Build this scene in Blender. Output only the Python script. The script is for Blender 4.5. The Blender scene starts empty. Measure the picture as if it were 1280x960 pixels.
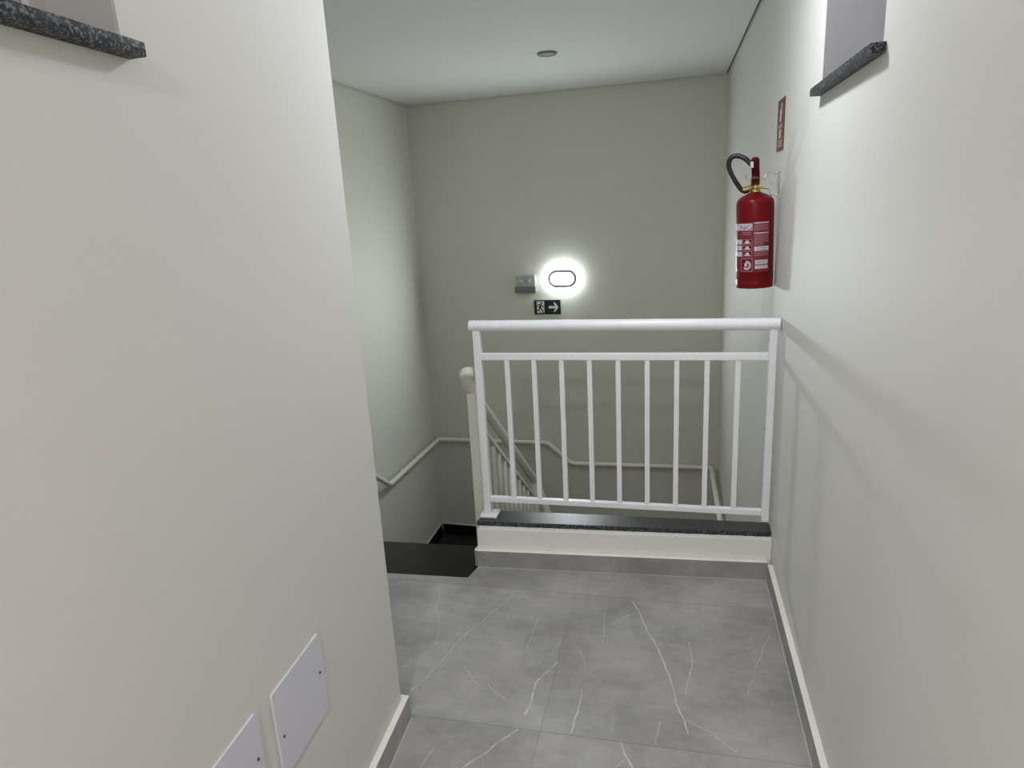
import bpy, bmesh, math, random
from mathutils import Vector, Matrix
random.seed(7)
SC = bpy.context.scene
COL = SC.collection

# ------------------------------------------------------------------ camera
cam_data = bpy.data.cameras.new('camera')
cam_data.sensor_width = 36.0
cam_data.lens = 842.0 / 1280.0 * 36.0
cam_data.clip_start = 0.02
cam = bpy.data.objects.new('camera', cam_data)
COL.objects.link(cam)
M = ((0.972665715966346, 0.008858001526132989, -0.2320408170831985),
     (0.2262276693776516, -0.26150560195062306, 0.9383154383022791),
     (-0.052368373963980495, -0.9651613108477801, -0.2563614585911138))
cam.matrix_world = Matrix(((M[0][0], -M[0][1], -M[0][2], 0.0),
                           (M[1][0], -M[1][1], -M[1][2], 0.0),
                           (M[2][0], -M[2][1], -M[2][2], 1.6),
                           (0, 0, 0, 1)))
SC.camera = cam

# ------------------------------------------------------------------ world, exposure, lamp powers
world = bpy.data.worlds.new('world')
SC.world = world
world.use_nodes = True
bg = world.node_tree.nodes['Background']
bg.inputs[0].default_value = (0.75, 0.82, 0.9, 1)
bg.inputs[1].default_value = 0.02
SC.view_settings.view_transform = 'Standard'
SC.view_settings.look = 'None'
SC.view_settings.gamma = 1.0
SC.view_settings.use_curve_mapping = False
SC.view_settings.exposure = 0.0
LAMP_CORRIDOR = 168.0      # emission of the lit round corridor ceiling lamp
FILL_REAR = 440.0  # emission of the unseen fill lamp added behind the camera
LAMP_BULKHEAD = 395.0      # emission of the oval wall lamp
COL_CORRIDOR = (0.93, 0.965, 1.04)
COL_FILL = (1.04, 0.985, 0.94)
COL_BULKHEAD = (0.92, 1.0, 1.02)

# ------------------------------------------------------------------ materials
def new_mat(name):
    m = bpy.data.materials.new(name)
    m.use_nodes = True
    nt = m.node_tree
    b = nt.nodes['Principled BSDF']
    return m, nt, b

def plain(name, col, rough=0.5, metal=0.0, bump=0.0, bscale=200.0, coat=0.0, var=0.0, vscale=6.0):
    m, nt, b = new_mat(name)
    b.inputs['Base Color'].default_value = (*col, 1)
    b.inputs['Roughness'].default_value = rough
    b.inputs['Metallic'].default_value = metal
    if coat:
        b.inputs['Coat Weight'].default_value = coat
        b.inputs['Coat Roughness'].default_value = 0.08
    tc = nt.nodes.new('ShaderNodeTexCoord')
    if var:
        n = nt.nodes.new('ShaderNodeTexNoise')
        n.inputs['Scale'].default_value = vscale
        n.inputs['Detail'].default_value = 5
        nt.links.new(tc.outputs['Object'], n.inputs['Vector'])
        r = nt.nodes.new('ShaderNodeMixRGB')
        r.inputs[1].default_value = (*[c * (1 - var) for c in col], 1)
        r.inputs[2].default_value = (*[min(1, c * (1 + var)) for c in col], 1)
        nt.links.new(n.outputs['Fac'], r.inputs[0])
        nt.links.new(r.outputs[0], b.inputs['Base Color'])
    if bump:
        n = nt.nodes.new('ShaderNodeTexNoise')
        n.inputs['Scale'].default_value = bscale
        n.inputs['Detail'].default_value = 3
        nt.links.new(tc.outputs['Object'], n.inputs['Vector'])
        bp = nt.nodes.new('ShaderNodeBump')
        bp.inputs['Strength'].default_value = bump
        bp.inputs['Distance'].default_value = 0.002
        nt.links.new(n.outputs['Fac'], bp.inputs['Height'])
        nt.links.new(bp.outputs[0], b.inputs['Normal'])
    return m

def emissive(name, col, strength):
    m, nt, b = new_mat(name)
    b.inputs['Base Color'].default_value = (0.8, 0.8, 0.8, 1)
    b.inputs['Emission Color'].default_value = (*col, 1)
    b.inputs['Emission Strength'].default_value = strength
    return m

MAT = {}
MAT['paint'] = plain('wall_paint', (0.69, 0.68, 0.64), 0.62, bump=0.07, bscale=160, var=0.015, vscale=1.5)
MAT['stair_paint'] = plain('stairwell_paint', (0.735, 0.727, 0.635), 0.6, bump=0.07, bscale=160, var=0.015, vscale=1.5)
MAT['trim_paint'] = plain('trim_paint', (0.86, 0.845, 0.80), 0.55, bump=0.2, bscale=90)
MAT['ceiling'] = plain('ceiling_paint', (0.82, 0.83, 0.81), 0.8, bump=0.1, bscale=200)
MAT['gap'] = plain('shadow_gap', (0.22, 0.22, 0.20), 0.8)
MAT['steel'] = plain('white_enamelled_steel', (0.88, 0.885, 0.92), 0.32, bump=0.05, bscale=40)
MAT['steel_stair'] = plain('warm_lit_white_steel', (0.80, 0.79, 0.70), 0.38)  # same white enamel as the guard, warm stairwell light put into its colour
MAT['plastic'] = plain('white_plastic', (0.66, 0.66, 0.73), 0.42)
MAT['greyplastic'] = plain('grey_plastic', (0.45, 0.46, 0.46), 0.45)
MAT['rim'] = plain('bulkhead_rim', (0.60, 0.57, 0.62), 0.5)
MAT['midgrey'] = plain('mid_grey_plastic', (0.20, 0.205, 0.205), 0.5)
MAT['dark'] = plain('dark_grey', (0.035, 0.035, 0.035), 0.5)
MAT['chrome'] = plain('chrome', (0.75, 0.75, 0.74), 0.18, 1.0)
MAT['brass'] = plain('brass', (0.72, 0.55, 0.22), 0.25, 1.0)
MAT['red'] = plain('red_enamel', (0.150, 0.003, 0.007), 0.30, coat=0.12)
MAT['red'].node_tree.nodes['Principled BSDF'].inputs['Specular IOR Level'].default_value = 0.14
MAT['darkred'] = plain('dark_red_lever', (0.10, 0.002, 0.008), 0.4)
MAT['rubber'] = plain('black_rubber', (0.012, 0.012, 0.012), 0.45)
MAT['labelred'] = plain('label_maroon', (0.16, 0.012, 0.022), 0.45)
MAT['labelpink'] = plain('label_faded_print', (0.36, 0.16, 0.18), 0.5)
MAT['labelwhite'] = plain('label_white', (0.62, 0.58, 0.62), 0.5)
MAT['labelink'] = plain('label_ink', (0.10, 0.08, 0.09), 0.5)
MAT['signred'] = plain('sign_red', (0.15, 0.035, 0.030), 0.5)
MAT['signwhite'] = plain('sign_white', (0.66, 0.56, 0.50), 0.5)
MAT['signblack'] = plain('sign_black', (0.010, 0.012, 0.013), 0.4)
MAT['signlight'] = plain('sign_luminous_white', (0.72, 0.76, 0.72), 0.5)
MAT['frame'] = plain('window_frame', (0.60, 0.60, 0.62), 0.4)
MAT['jamb'] = plain('jamb_paint', (0.44, 0.435, 0.445), 0.65, bump=0.2, bscale=60, var=0.05, vscale=8)
MAT['diffuser'] = emissive('lit_diffuser', COL_CORRIDOR, LAMP_CORRIDOR)
MAT['fill_diffuser'] = emissive('lit_fill_diffuser', COL_FILL, FILL_REAR)
MAT['bulkhead_side'] = emissive('lit_halo_band', COL_BULKHEAD, LAMP_BULKHEAD * 0.62)
MAT['bulkhead'] = emissive('lit_bulkhead_lens', COL_BULKHEAD, LAMP_BULKHEAD)

m, nt, b = new_mat('frosted_glass')
b.inputs['Base Color'].default_value = (0.62, 0.63, 0.66, 1)
b.inputs['Roughness'].default_value = 0.5
b.inputs['Transmission Weight'].default_value = 0.5
MAT['frosted'] = m
m, nt, b = new_mat('clear_lens')
b.inputs['Base Color'].default_value = (0.75, 0.77, 0.78, 1)
b.inputs['Roughness'].default_value = 0.15
b.inputs['Transmission Weight'].default_value = 0.35
MAT['lens'] = m

def granite(name, base, speck, scale=500, rough=0.16, thr=0.62):
    m, nt, b = new_mat(name)
    tc = nt.nodes.new('ShaderNodeTexCoord')
    n = nt.nodes.new('ShaderNodeTexNoise')
    n.inputs['Scale'].default_value = scale
    n.inputs['Detail'].default_value = 2
    nt.links.new(tc.outputs['Object'], n.inputs['Vector'])
    r = nt.nodes.new('ShaderNodeValToRGB')
    r.color_ramp.elements[0].position = thr - 0.06
    r.color_ramp.elements[0].color = (*base, 1)
    r.color_ramp.elements[1].position = thr + 0.06
    r.color_ramp.elements[1].color = (*speck, 1)
    nt.links.new(n.outputs['Fac'], r.inputs[0])
    n2 = nt.nodes.new('ShaderNodeTexNoise')
    n2.inputs['Scale'].default_value = 14
    n2.inputs['Detail'].default_value = 4
    nt.links.new(tc.outputs['Object'], n2.inputs['Vector'])
    mr = nt.nodes.new('ShaderNodeMapRange')
    mr.inputs[1].default_value = 0.3; mr.inputs[2].default_value = 0.7
    mr.inputs[3].default_value = rough; mr.inputs[4].default_value = rough + 0.06
    nt.links.new(n2.outputs['Fac'], mr.inputs[0])
    nt.links.new(mr.outputs[0], b.inputs['Roughness'])
    nt.links.new(r.outputs[0], b.inputs['Base Color'])
    b.inputs['Specular IOR Level'].default_value = 0.22
    return m
MAT['granite'] = granite('black_granite', (0.004, 0.004, 0.0045), (0.030, 0.032, 0.032), 260, 0.20)
MAT['granite_polished'] = granite('polished_black_granite', (0.006, 0.006, 0.007), (0.060, 0.065, 0.07), 340, 0.31)
MAT['granite_polished'].node_tree.nodes['Principled BSDF'].inputs['Specular IOR Level'].default_value = 1.0
MAT['granite_rough'] = granite('rough_granite_edge', (0.012, 0.013, 0.016), (0.15, 0.16, 0.165), 210, 0.5, 0.56)

VEINS = [(-0.651, 2.455, -0.726, 2.279, 0.6), (-0.726, 2.279, -0.798, 2.087, 0.6), (-0.798, 2.087, -0.865, 1.826, 0.6),
 (-0.99, 2.475, -0.864, 2.077, 0.45), (-0.723, 1.987, -0.653, 1.896, 0.6), (-0.611, 1.903, -0.546, 1.844, 0.55),
 (-0.397, 2.06, -0.449, 1.93, 1), (-0.449, 1.93, -0.456, 1.786, 1), (-0.517, 2.311, -0.518, 2.111, 0.45),
 (-0.291, 1.93, -0.288, 1.839, 0.85), (-0.288, 1.839, -0.3, 1.729, 0.85), (-0.15, 2.477, -0.061, 2.224, 1),
 (-0.061, 2.224, -0.003, 2.057, 1), (-0.003, 2.057, 0.026, 1.908, 1), (0.026, 1.908, 0.057, 1.791, 1),
 (-0.135, 2.405, -0.218, 2.321, 0.5), (-0.255, 2.375, -0.247, 2.195, 0.45), (0.074, 2.246, 0.075, 2.126, 0.7),
 (0.075, 2.126, 0.051, 1.961, 0.7), (0.362, 2.333, 0.302, 2.163, 0.5), (0.302, 2.163, 0.251, 1.994, 0.5),
 (0.049, 1.841, 0.13, 1.796, 0.55), (0.13, 1.796, 0.191, 1.738, 0.55), (-0.331, 2.656, 0.015, 2.606, 0.35),
 (0.015, 2.606, 0.368, 2.517, 0.35), (-0.469, 1.715, -0.52, 1.648, 0.85), (-0.52, 1.648, -0.599, 1.539, 0.85),
 (-0.146, 1.72, -0.127, 1.675, 0.9), (-0.127, 1.675, -0.104, 1.627, 0.9), (-0.126, 1.656, -0.154, 1.618, 0.5),
 (-0.695, 1.611, -0.723, 1.517, 0.55), (-0.033, 1.827, -0.034, 1.733, 0.5), (-0.179, 1.857, -0.173, 1.751, 0.35),
 (-0.326, 2.121, -0.294, 2.047, 0.5), (-0.96, 1.93, -0.925, 1.961, 0.5)]

def stone_tile(name, base, with_veins):
    """Grey marble-look porcelain: clouded ground, thin white veins where the slab shows them."""
    m, nt, b = new_mat(name)
    L, N = nt.links, nt.nodes
    geo = N.new('ShaderNodeNewGeometry')
    def noise(scale, detail, rough=0.5, vec=None):
        n = N.new('ShaderNodeTexNoise')
        n.inputs['Scale'].default_value = scale
        n.inputs['Detail'].default_value = detail
        n.inputs['Roughness'].default_value = rough
        L.new(vec or geo.outputs['Position'], n.inputs['Vector'])
        return n
    def math_(op, a, b_=None, clamp=False):
        n = N.new('ShaderNodeMath'); n.operation = op; n.use_clamp = clamp
        for i, v in enumerate((a, b_)):
            if v is None: continue
            if isinstance(v, (int, float)): n.inputs[i].default_value = v
            else: L.new(v, n.inputs[i])
        return n.outputs[0]
    cl = noise(3.2, 8, 0.62)
    fine = noise(22, 6, 0.7)
    mp = N.new('ShaderNodeMapping'); mp.inputs['Scale'].default_value = (1.0, 3.2, 1.0)
    L.new(geo.outputs['Position'], mp.inputs['Vector'])
    streak = noise(7, 6, 0.65, mp.outputs[0])
    mixv = math_('ADD', math_('MULTIPLY', cl.outputs['Fac'], 0.62), math_('MULTIPLY', fine.outputs['Fac'], 0.2))
    mixv = math_('ADD', mixv, math_('MULTIPLY', streak.outputs['Fac'], 0.18))
    ramp = N.new('ShaderNodeValToRGB')
    ramp.color_ramp.elements[0].position = 0.40
    ramp.color_ramp.elements[0].color = (*[c * 0.80 for c in base], 1)
    ramp.color_ramp.elements[1].position = 0.62
    ramp.color_ramp.elements[1].color = (*[c * 1.24 for c in base], 1)
    L.new(mixv, ramp.inputs[0])
    # warped flat position
    warp = noise(9, 3)
    sub = N.new('ShaderNodeVectorMath'); sub.operation = 'SUBTRACT'
    L.new(warp.outputs['Color'], sub.inputs[0]); sub.inputs[1].default_value = (0.5, 0.5, 0.5)
    sc = N.new('ShaderNodeVectorMath'); sc.operation = 'SCALE'
    L.new(sub.outputs[0], sc.inputs[0]); sc.inputs['Scale'].default_value = 0.035
    add = N.new('ShaderNodeVectorMath'); add.operation = 'ADD'
    L.new(geo.outputs['Position'], add.inputs[0]); L.new(sc.outputs[0], add.inputs[1])
    brk = noise(26, 4, 0.7)
    brkv = N.new('ShaderNodeMapRange')
    brkv.inputs[1].default_value = 0.36; brkv.inputs[2].default_value = 0.60
    brkv.inputs[3].default_value = 0.35; brkv.inputs[4].default_value = 1.0
    L.new(brk.outputs['Fac'], brkv.inputs[0])
    acc = None
    if with_veins:
        flat = N.new('ShaderNodeVectorMath'); flat.operation = 'MULTIPLY'
        L.new(add.outputs[0], flat.inputs[0]); flat.inputs[1].default_value = (1, 1, 0)
        P = flat.outputs[0]
        for (x0, y0, x1, y1, s) in VEINS:
            dx, dy = x1 - x0, y1 - y0
            l2 = dx * dx + dy * dy
            pa = N.new('ShaderNodeVectorMath'); pa.operation = 'SUBTRACT'
            L.new(P, pa.inputs[0]); pa.inputs[1].default_value = (x0, y0, 0)
            dt = N.new('ShaderNodeVectorMath'); dt.operation = 'DOT_PRODUCT'
            L.new(pa.outputs[0], dt.inputs[0]); dt.inputs[1].default_value = (dx / l2, dy / l2, 0)
            h = math_('ADD', dt.outputs['Value'], 0.0, True)
            hb = N.new('ShaderNodeVectorMath'); hb.operation = 'SCALE'
            hb.inputs[0].default_value = (dx, dy, 0); L.new(h, hb.inputs['Scale'])
            ds = N.new('ShaderNodeVectorMath'); ds.operation = 'DISTANCE'
            L.new(pa.outputs[0], ds.inputs[0]); L.new(hb.outputs[0], ds.inputs[1])
            mr = N.new('ShaderNodeMapRange')
            mr.inputs[1].default_value = 0.0002 + 0.0007 * s; mr.inputs[2].default_value = 0.0018 + 0.0020 * s
            mr.inputs[3].default_value = s; mr.inputs[4].default_value = 0.0
            L.new(ds.outputs['Value'], mr.inputs[0])
            acc = mr.outputs[0] if acc is None else math_('MAXIMUM', acc, mr.outputs[0])
    # faint stray veins of the slab print
    vo = N.new('ShaderNodeTexVoronoi'); vo.feature = 'DISTANCE_TO_EDGE'
    vo.inputs['Scale'].default_value = 3.1
    L.new(add.outputs[0], vo.inputs['Vector'])
    vr = N.new('ShaderNodeMapRange')
    vr.inputs[1].default_value = 0.0; vr.inputs[2].default_value = 0.008
    vr.inputs[3].default_value = 1.0; vr.inputs[4].default_value = 0.0
    L.new(vo.outputs['Distance'], vr.inputs[0])
    gate = noise(2.6, 2)
    gr = N.new('ShaderNodeMapRange')
    gr.inputs[1].default_value = 0.54; gr.inputs[2].default_value = 0.66
    gr.inputs[3].default_value = 0.0; gr.inputs[4].default_value = 0.30
    L.new(gate.outputs['Fac'], gr.inputs[0])
    stray = math_('MULTIPLY', vr.outputs[0], gr.outputs[0])
    allv = stray if acc is None else math_('MAXIMUM', acc, stray)
    fac = math_('MULTIPLY', allv, brkv.outputs[0])
    fac = math_('MULTIPLY', fac, 0.80)
    mx = N.new('ShaderNodeMixRGB')
    L.new(fac, mx.inputs[0]); L.new(ramp.outputs[0], mx.inputs[1])
    mx.inputs[2].default_value = (0.80, 0.80, 0.78, 1)
    L.new(mx.outputs[0], b.inputs['Base Color'])
    b.inputs['Roughness'].default_value = 0.42
    return m
TILE = (0.345, 0.340, 0.334)
MAT['tile'] = stone_tile('grey_marble_tile', TILE, True)
MAT['tile_light'] = stone_tile('grey_marble_tile_paler', tuple(c * 1.08 for c in TILE), True)
MAT['skirt'] = stone_tile('grey_marble_skirting', tuple(c * 1.0 for c in TILE), False)
MAT['grout'] = plain('grout', (0.31, 0.31, 0.30), 0.9)
MAT['grout_light'] = plain('light_grout', (0.60, 0.60, 0.57), 0.9)

# ------------------------------------------------------------------ mesh helpers
def obj(name, bm, mat, parent=None, smooth=False, loc=None):
    me = bpy.data.meshes.new(name)
    bm.normal_update()
    bm.to_mesh(me); bm.free()
    mats = mat if isinstance(mat, (list, tuple)) else [mat]
    for k in mats: me.materials.append(MAT[k])
    if smooth:
        for p in me.polygons: p.use_smooth = True
        try: me.set_sharp_from_angle(angle=math.radians(38))
        except Exception: pass
    o = bpy.data.objects.new(name, me)
    COL.objects.link(o)
    if parent is not None: o.parent = parent
    return o

def tag(o, label=None, cat=None, group=None, kind=None):
    if label: o['label'] = label
    if cat: o['category'] = cat
    if group: o['group'] = group
    if kind: o['kind'] = kind
    return o

def thing(name, label, cat, mw=None, group=None):
    o = bpy.data.objects.new(name, None)
    o.empty_display_size = 0.05
    COL.objects.link(o)
    if mw is not None: o.matrix_world = mw
    return tag(o, label, cat, group)

def frame(origin, ux, uy, uz):
    """matrix with the given axes as columns"""
    ux, uy, uz = Vector(ux).normalized(), Vector(uy).normalized(), Vector(uz).normalized()
    return Matrix(((ux.x, uy.x, uz.x, origin[0]), (ux.y, uy.y, uz.y, origin[1]),
                   (ux.z, uy.z, uz.z, origin[2]), (0, 0, 0, 1)))

def put_box(bm, lo, hi, mx=None, mi=0, bev=0.0, seg=2):
    x0, y0, z0 = lo; x1, y1, z1 = hi
    vs = [bm.verts.new(v) for v in ((x0,y0,z0),(x1,y0,z0),(x1,y1,z0),(x0,y1,z0),(x0,y0,z1),(x1,y0,z1),(x1,y1,z1),(x0,y1,z1))]
    fs = [bm.faces.new([vs[i] for i in q]) for q in ((0,3,2,1),(4,5,6,7),(0,1,5,4),(1,2,6,5),(2,3,7,6),(3,0,4,7))]
    for f in fs: f.material_index = mi
    if bev:
        es = list({e for f in fs for e in f.edges})
        r = bmesh.ops.bevel(bm, geom=es, offset=bev, segments=seg, affect='EDGES', profile=0.5)
        vs = list({v for f in r['faces'] for v in f.verts} | {v for v in vs if v.is_valid})
        for f in r['faces']: f.material_index = mi
    if mx is not None: bmesh.ops.transform(bm, matrix=mx, verts=[v for v in vs if v.is_valid])
    return vs

def box(lo, hi, mx=None, bev=0.0):
    bm = bmesh.new(); put_box(bm, lo, hi, mx, 0, bev); return bm

def put_prism(bm, poly, z0, z1, mx=None, mi=0):
    """poly: list of (x,y); extruded z0..z1"""
    a = sum(poly[i][0] * poly[(i+1) % len(poly)][1] - poly[(i+1) % len(poly)][0] * poly[i][1] for i in range(len(poly)))
    if a < 0: poly = poly[::-1]
    lo = [bm.verts.new((p[0], p[1], z0)) for p in poly]
    hi = [bm.verts.new((p[0], p[1], z1)) for p in poly]
    n = len(poly)
    fs = [bm.faces.new(lo[::-1]), bm.faces.new(hi)]
    for i in range(n): fs.append(bm.faces.new((lo[i], lo[(i+1) % n], hi[(i+1) % n], hi[i])))
    for f in fs: f.material_index = mi
    if mx is not None: bmesh.ops.transform(bm, matrix=mx, verts=lo + hi)

def put_tube(bm, pts, r, n=16, caps=True, mi=0, round_end=False):
    pts = [Vector(p) for p in pts]
    rs = r if isinstance(r, (list, tuple)) else [r] * len(pts)
    if round_end:
        d0 = (pts[0] - pts[1]).normalized(); d1 = (pts[-1] - pts[-2]).normalized()
        a, b_ = [], []
        for k in (0.95, 0.75, 0.4):
            a.append((pts[0] + d0 * rs[0] * k * 0.6, rs[0] * math.sqrt(1 - k * k)))
            b_.append((pts[-1] + d1 * rs[-1] * k * 0.6, rs[-1] * math.sqrt(1 - k * k)))
        pts = [p for p, _ in a] + pts + [p for p, _ in b_[::-1]]
        rs = [q for _, q in a] + list(rs) + [q for _, q in b_[::-1]]
    rings = []
    up = None
    for i, p in enumerate(pts):
        d = (pts[min(i+1, len(pts)-1)] - pts[max(i-1, 0)]).normalized()
        if up is None:
            up = Vector((0, 0, 1)) if abs(d.z) < 0.9 else Vector((0, 1, 0))
        s = d.cross(up).normalized(); up = s.cross(d).normalized()
        rings.append([bm.verts.new(p + (s * math.cos(2*math.pi*k/n) + up * math.sin(2*math.pi*k/n)) * rs[i]) for k in range(n)])
    for a, b_ in zip(rings, rings[1:]):
        for k in range(n):
            f = bm.faces.new((a[k], a[(k+1) % n], b_[(k+1) % n], b_[k])); f.material_index = mi
    if caps:
        bm.faces.new(rings[0][::-1]).material_index = mi
        bm.faces.new(rings[-1]).material_index = mi

def tube(pts, r, n=16, mx=None, round_end=False):
    bm = bmesh.new(); put_tube(bm, pts, r, n, round_end=round_end)
    bmesh.ops.recalc_face_normals(bm, faces=bm.faces)
    if mx is not None: bmesh.ops.transform(bm, matrix=mx, verts=bm.verts)
    return bm

def put_lathe(bm, prof, n=40, mx=None, mi=0):
    rings = []
    allv = []
    for (r, z) in prof:
        if r < 1e-6: ring = [bm.verts.new((0, 0, z))]
        else: ring = [bm.verts.new((r * math.cos(2*math.pi*k/n), r * math.sin(2*math.pi*k/n), z)) for k in range(n)]
        rings.append(ring); allv += ring
    for a, b_ in zip(rings, rings[1:]):
        for k in range(n):
            if len(a) == 1 and len(b_) == 1: continue
            if len(a) == 1: f = bm.faces.new((a[0], b_[(k+1) % n], b_[k]))
            elif len(b_) == 1: f = bm.faces.new((a[k], a[(k+1) % n], b_[0]))
            else: f = bm.faces.new((a[k], a[(k+1) % n], b_[(k+1) % n], b_[k]))
            f.material_index = mi
    if mx is not None: bmesh.ops.transform(bm, matrix=mx, verts=allv)

def lathe(prof, n=40, mx=None):
    bm = bmesh.new(); put_lathe(bm, prof, n, mx)
    bmesh.ops.recalc_face_normals(bm, faces=bm.faces)
    return bm

def arc(points, steps=6, rad=0.04):
    """round the inner corners of a polyline"""
    pts = [Vector(p) for p in points]
    out = [pts[0]]
    for a, b_, c in zip(pts, pts[1:], pts[2:]):
        d0 = (a - b_); d1 = (c - b_)
        r = min(rad, d0.length * 0.49, d1.length * 0.49)
        p0 = b_ + d0.normalized() * r; p1 = b_ + d1.normalized() * r
        for k in range(steps + 1):
            t = k / steps
            out.append(p0 * (1-t)**2 + b_ * 2*t*(1-t) + p1 * t*t)
    out.append(pts[-1])
    return out

def stadium(w, h, n=12):
    r = h / 2; c = w / 2 - r
    return [(c + r*math.cos(a), r*math.sin(a)) for a in [-math.pi/2 + math.pi*k/n for k in range(n+1)]] + \
           [(-c + r*math.cos(a), r*math.sin(a)) for a in [math.pi/2 + math.pi*k/n for k in range(n+1)]]

def rrect(w, h, r, n=5):
    out = []
    for cx, cy, a0 in ((w/2-r, h/2-r, 0), (-w/2+r, h/2-r, 90), (-w/2+r, -h/2+r, 180), (w/2-r, -h/2+r, 270)):
        for k in range(n+1):
            a = math.radians(a0 + 90*k/n); out.append((cx + r*math.cos(a), cy + r*math.sin(a)))
    return out

# wall frames: local x runs along the wall (right as seen from the room), y = up, z = out into the room
UP = (0, 0, 1)
RW0, RWd = Vector((0.428, 0, 0)), Vector((-0.0048, 1, 0)).normalized()
LW0, LWd = Vector((-0.84, 1.685, 0)), Vector((-0.05, 1, 0)).normalized()
FW0, FWd = Vector((0.386, 5.936, 0)), Vector((-1, 0.0433, 0)).normalized()
def RW(y, off=0.0, z=0.0):       # point on the right wall at depth y, off into the corridor
    t = y / RWd.y
    return RW0 + RWd * t + Vector((-RWd.y, RWd.x, 0)) * off + Vector((0, 0, z))
def LW(y, off=0.0, z=0.0):
    t = (y - LW0.y) / LWd.y
    return LW0 + LWd * t + Vector((LWd.y, -LWd.x, 0)) * off + Vector((0, 0, z))
def FW(x, off=0.0, z=0.0):
    t = (x - FW0.x) / FWd.x
    return FW0 + FWd * t + Vector((-FWd.y, FWd.x, 0)) * off + Vector((0, 0, z))
def RWm(y, z, off=0.0): return frame(RW(y, off, z), -RWd, UP, (-RWd.y, RWd.x, 0))
def LWm(y, z, off=0.0): return frame(LW(y, off, z), LWd, UP, (LWd.y, -LWd.x, 0))
def FWm(x, z, off=0.0): return frame(FW(x, off, z), -FWd, UP, (-FWd.y, FWd.x, 0))
XL = -2.333            # left wall of the stairwell
CZ = 2.501             # ceiling
ZB = -3.35             # bottom of the stairwell in view
ZL1, ZL2 = -1.63, -1.811   # the two half landings

# ------------------------------------------------------------------ room shell
# --- right wall with its window opening, local frame: x along wall from y=0, y up, z outward (+X)
def wall_with_hole(name, org, d, out, x0, x1, z0, z1, hole, thick, mats):
    mx = frame(org, d, UP, out)
    if Vector(d).cross(Vector(UP)).dot(Vector(out)) < 0: flip = True
    bm = bmesh.new()
    hx0, hx1, hz0, hz1 = hole
    for lo, hi in (((x0, z0), (hx0, z1)), ((hx1, z0), (x1, z1)), ((hx0, z0), (hx1, hz0)), ((hx0, hz1), (hx1, z1))):
        put_box(bm, (lo[0], lo[1], 0), (hi[0], hi[1], thick))
    # drop the doubled inner faces
    bmesh.ops.remove_doubles(bm, verts=bm.verts, dist=1e-5)
    bmesh.ops.transform(bm, matrix=mx, verts=bm.verts)
    bmesh.ops.recalc_face_normals(bm, faces=bm.faces)
    o = obj(name, bm, mats)
    return tag(o, kind='structure')

RHOLE = (1.675, 2.285, 1.884, 2.38)
wall_r = wall_with_hole('wall_right', RW0, RWd, (RWd.y, -RWd.x, 0), -2.95, 6.08, ZB, 2.60, RHOLE, 0.21, 'paint')
LHOLE = (0.25, 0.942, 1.864, 2.36)
k = LW0.y
wall_l = wall_with_hole('wall_left', LW0, LWd, (-LWd.y, LWd.x, 0), -2.95 - k, 0.0, 0.0, 2.60,
                        (LHOLE[0]-k, LHOLE[1]-k, LHOLE[2], LHOLE[3]), 0.16, 'paint')
# wall that turns left at the end of the corridor wall (faces the stair)
bm = bmesh.new()
put_prism(bm, [(-0.999, 1.676), (XL, 1.72), (XL, 1.57), (-0.994, 1.55)], 0.0, 2.60)
tag(obj('wall_landing', bm, 'paint'), kind='structure')
# stairwell left wall, far wall
tag(obj('wall_stair', box((XL - 0.15, 1.45, ZB), (XL, 6.2, 2.60)), 'stair_paint'), kind='structure')
bm = bmesh.new()
p = [FW(0.56), FW(XL - 0.15), FW(XL - 0.15, -0.15), FW(0.56, -0.15)]
put_prism(bm, [(q.x, q.y) for q in p], ZB, 2.60)
tag(obj('wall_far', bm, 'stair_paint'), kind='structure')
tag(obj('wall_back', box((-1.1, -3.1, 0), (0.6, -2.95, 2.60)), 'paint'), kind='structure')
# slab under the hall that closes the stairwell towards the camera
bm = bmesh.new()
put_box(bm, (XL, 1.45, ZB), (0.42, 1.60, -0.20))
tag(obj('wall_lower', bm, 'stair_paint'), kind='structure')
tag(obj('floor_lower', box((XL, 1.60, ZB - 0.1), (0.42, 6.1, ZB)), 'granite'), kind='structure')

# --- ceiling: a board held 15 mm off every wall, slab above
g = 0.015
cp = [RW(-2.95 + g, g), RW(5.93, g), FW(0.385 - g, g), FW(XL + g, g), Vector((XL + g, 1.735, 0)), Vector((-0.84 + g, 1.70, 0)),
      LW(1.685, g), LW(-2.95 + g, g)]
cp[1] = FW(RW(5.94, g).x, g)
del cp[2]
bm = bmesh.new()
put_prism(bm, [(q.x, q.y) for q in cp], CZ, CZ + 0.02)
ceiling = tag(obj('ceiling', bm, 'ceiling'), kind='structure')
obj('slab', box((XL - 0.1, -3.0, CZ + 0.085), (0.55, 6.2, CZ + 0.2)), 'gap', ceiling)
bm = bmesh.new()   # recessed edge profile in the shadow gap
for a, c in ((RW(-2.9, 0.001), RW(5.93, 0.001)), (FW(0.38, 0.001), FW(XL + 0.01, 0.001)), (Vector((XL + 0.001, 6.04, 0)), Vector((XL + 0.001, 1.75, 0)))):
    d = (c - a).normalized(); nrm = Vector((-d.y, d.x, 0))
    mx = frame(a + Vector((0, 0, CZ)), d, nrm, UP)
    put_box(bm, (0, 0, 0.012), ((c - a).length, 0.022, 0.05), mx)
obj('edge_profile', bm, 'gap', ceiling)

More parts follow.
